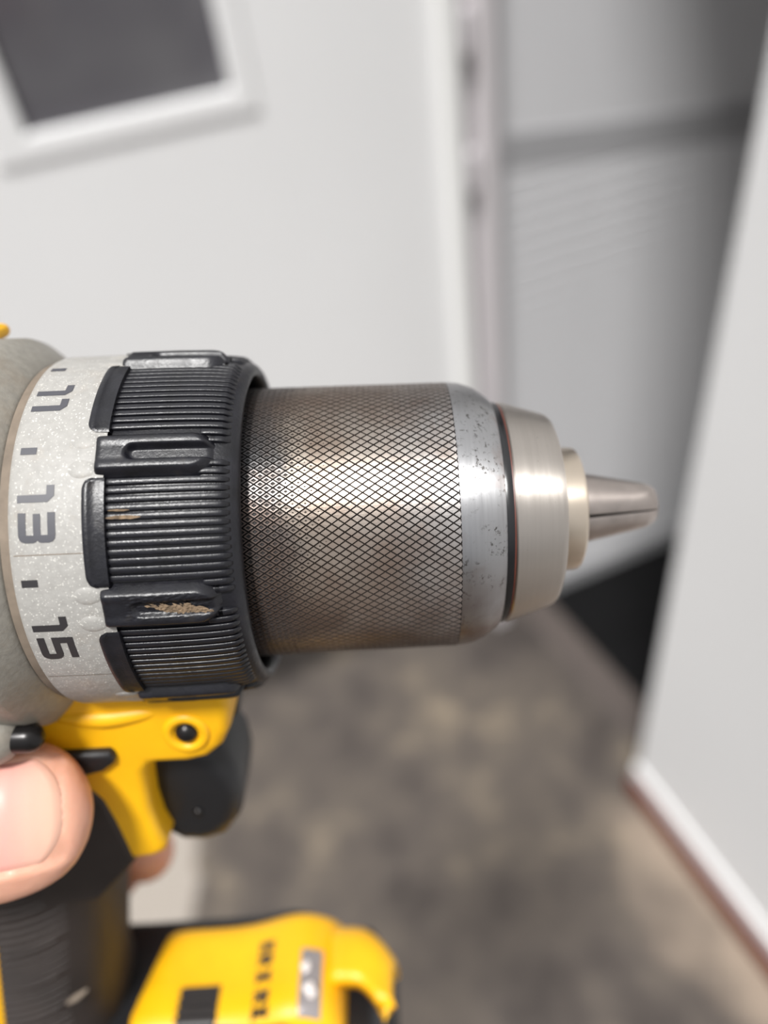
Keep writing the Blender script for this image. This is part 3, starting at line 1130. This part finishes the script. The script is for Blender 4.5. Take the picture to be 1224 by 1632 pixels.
# thumb's second bone and the ball of the thumb, knuckles, four curled fingers, palm and wrist
add_geo(tube_geo([(-80, -27.6, -38.4, 10), (-93, -28.5, -41, 10.5), (-107, -26, -49, 11.5), (-121, -18, -64, 14), (-132, -8, -82, 16)], 24, 6))
fing = [[(-116, 16, -50, 10.5), (-98, 26, -46, 10), (-80, 25.4, -49, 9.2), (-66, 24.6, -53, 8.4), (-56, 23.6, -56, 7.4)],
        [(-119, 14, -68, 10.8), (-100, 27, -70, 10.2), (-82, 26.4, -84, 9.4), (-70, 25.6, -96.5, 8.6), (-63, 24.4, -100.5, 7.4)],
        [(-121, 13, -84, 10.4), (-104, 27, -88, 9.8), (-88, 27, -97, 9.0), (-78, 26, -104, 8.2), (-72, 25, -107.5, 7.2)],
        [(-122, 10, -97, 9.4), (-110, 25, -101, 8.6), (-98, 26, -104, 8.0), (-90, 25.4, -106, 7.4), (-84, 24.6, -107, 6.4)]]
for f_ in fing:
    add_geo(tube_geo(f_, 20, 6))
add_geo(tube_geo([(-115, 4, -52, 12), (-124, 2, -66, 15), (-131, 0, -84, 17), (-137, -2, -100, 18), (-146, -4, -118, 19)], 24, 6))
add_geo(tube_geo([(-113, 12, -62, 12), (-120, 9, -78, 14), (-128, 6, -96, 15), (-140, 0, -112, 18)], 24, 6))
add_geo(tube_geo([(-136, -2, -100, 20), (-158, -6, -128, 22), (-185, -10, -160, 25), (-220, -14, -200, 31), (-255, -18, -240, 36)], 28, 6))
hand = empty('hand', (0.0321, 0.0890, 1.3163), (-0.285597, 0.087324, -0.425705),
             'bare hand gripping the drill handle, thumb with short nail pointing forward', 'hand')
tmp = mesh_obj('tmp_skin', HV, HF, m_skin)
rm = tmp.modifiers.new('r', 'REMESH')
rm.mode = 'VOXEL'
rm.voxel_size = .0008
sm_ = tmp.modifiers.new('s', 'SMOOTH')
sm_.iterations = 8
sm_.factor = .5
dg = bpy.context.evaluated_depsgraph_get()
me = bpy.data.meshes.new_from_object(tmp.evaluated_get(dg))
bpy.data.objects.remove(tmp)
me.materials.clear()
me.materials.append(m_skin)
nv_ = len(me.vertices)
co = np.empty(nv_ * 3)
me.vertices.foreach_get('co', co)
co = co.reshape(-1, 3)
# fold of skin around the nail
NS0, NS1, NB, NC = 3.4, 19.5, 7.7, .9
q = co * 1000 - T
s_ = q @ ax
b_ = q @ bi - NC
h_ = q @ nrm
dx_ = np.maximum(np.abs(s_ - (NS0 + NS1) / 2) - (NS1 - NS0) / 2 + 1.6, 0)
db_ = np.maximum(np.abs(b_) - NB + 1.6, 0)
dist = np.hypot(dx_, db_) - 1.6
m_ = (h_ > 2.0) & (s_ < 26) & (s_ > 0)
off = np.where(dist < 0, -.5, .3 * np.exp(-((dist - .9) / .9) ** 2) - .35 * np.exp(-(dist / .4) ** 2))
off = np.where((s_ < NS0), np.minimum(off, -.25 * np.exp(-((s_ - NS0) / .8) ** 2)), off)
co = co + np.outer(np.where(m_, off, 0) * .001, nrm)
me.vertices.foreach_set('co', co.ravel())
me.polygons.foreach_set('use_smooth', [True] * len(me.polygons))
me.update()
skin = bpy.data.objects.new('skin', me)
COL.objects.link(skin)
skin.parent = hand
# nail plate
V, F = [], []
ki, kj = 26, 24
for i in range(ki + 1):
    for j in range(kj + 1):
        u = i / ki
        v_ = -1 + 2 * j / kj
        s_ = NS0 + (NS1 - NS0) * u
        nbw = NB * (1 - .0 * u)
        s_e = s_ + (3.6 * abs(v_) ** 2.6) * (1 - u)           # rounded free edge
        b_ = nbw * v_
        wd, th = thumb_dim(s_e)
        hgt = th * .92 * math.sqrt(max(0, 1 - ((b_ + NC) / wd) ** 2))
        hgt = hgt * .75 + .25 * th * .92 * (1 - .25 * v_ * v_)
        rim_ = (.45 if i == 0 else 0) + (.5 if j in (0, kj) else 0)
        V.append(T + ax * s_e + bi * (b_ + NC) + nrm * (hgt - .12 - rim_ + .12 * (1 - v_ * v_)))
for i in range(ki):
    for j in range(kj):
        a = i * (kj + 1) + j
        F.append((a, a + 1, a + kj + 2, a + kj + 1))
nl = sharp(mesh_obj('thumb_nail', V, F, m_nail, hand), 180)
nl['label'] = 'pale pink thumb nail'
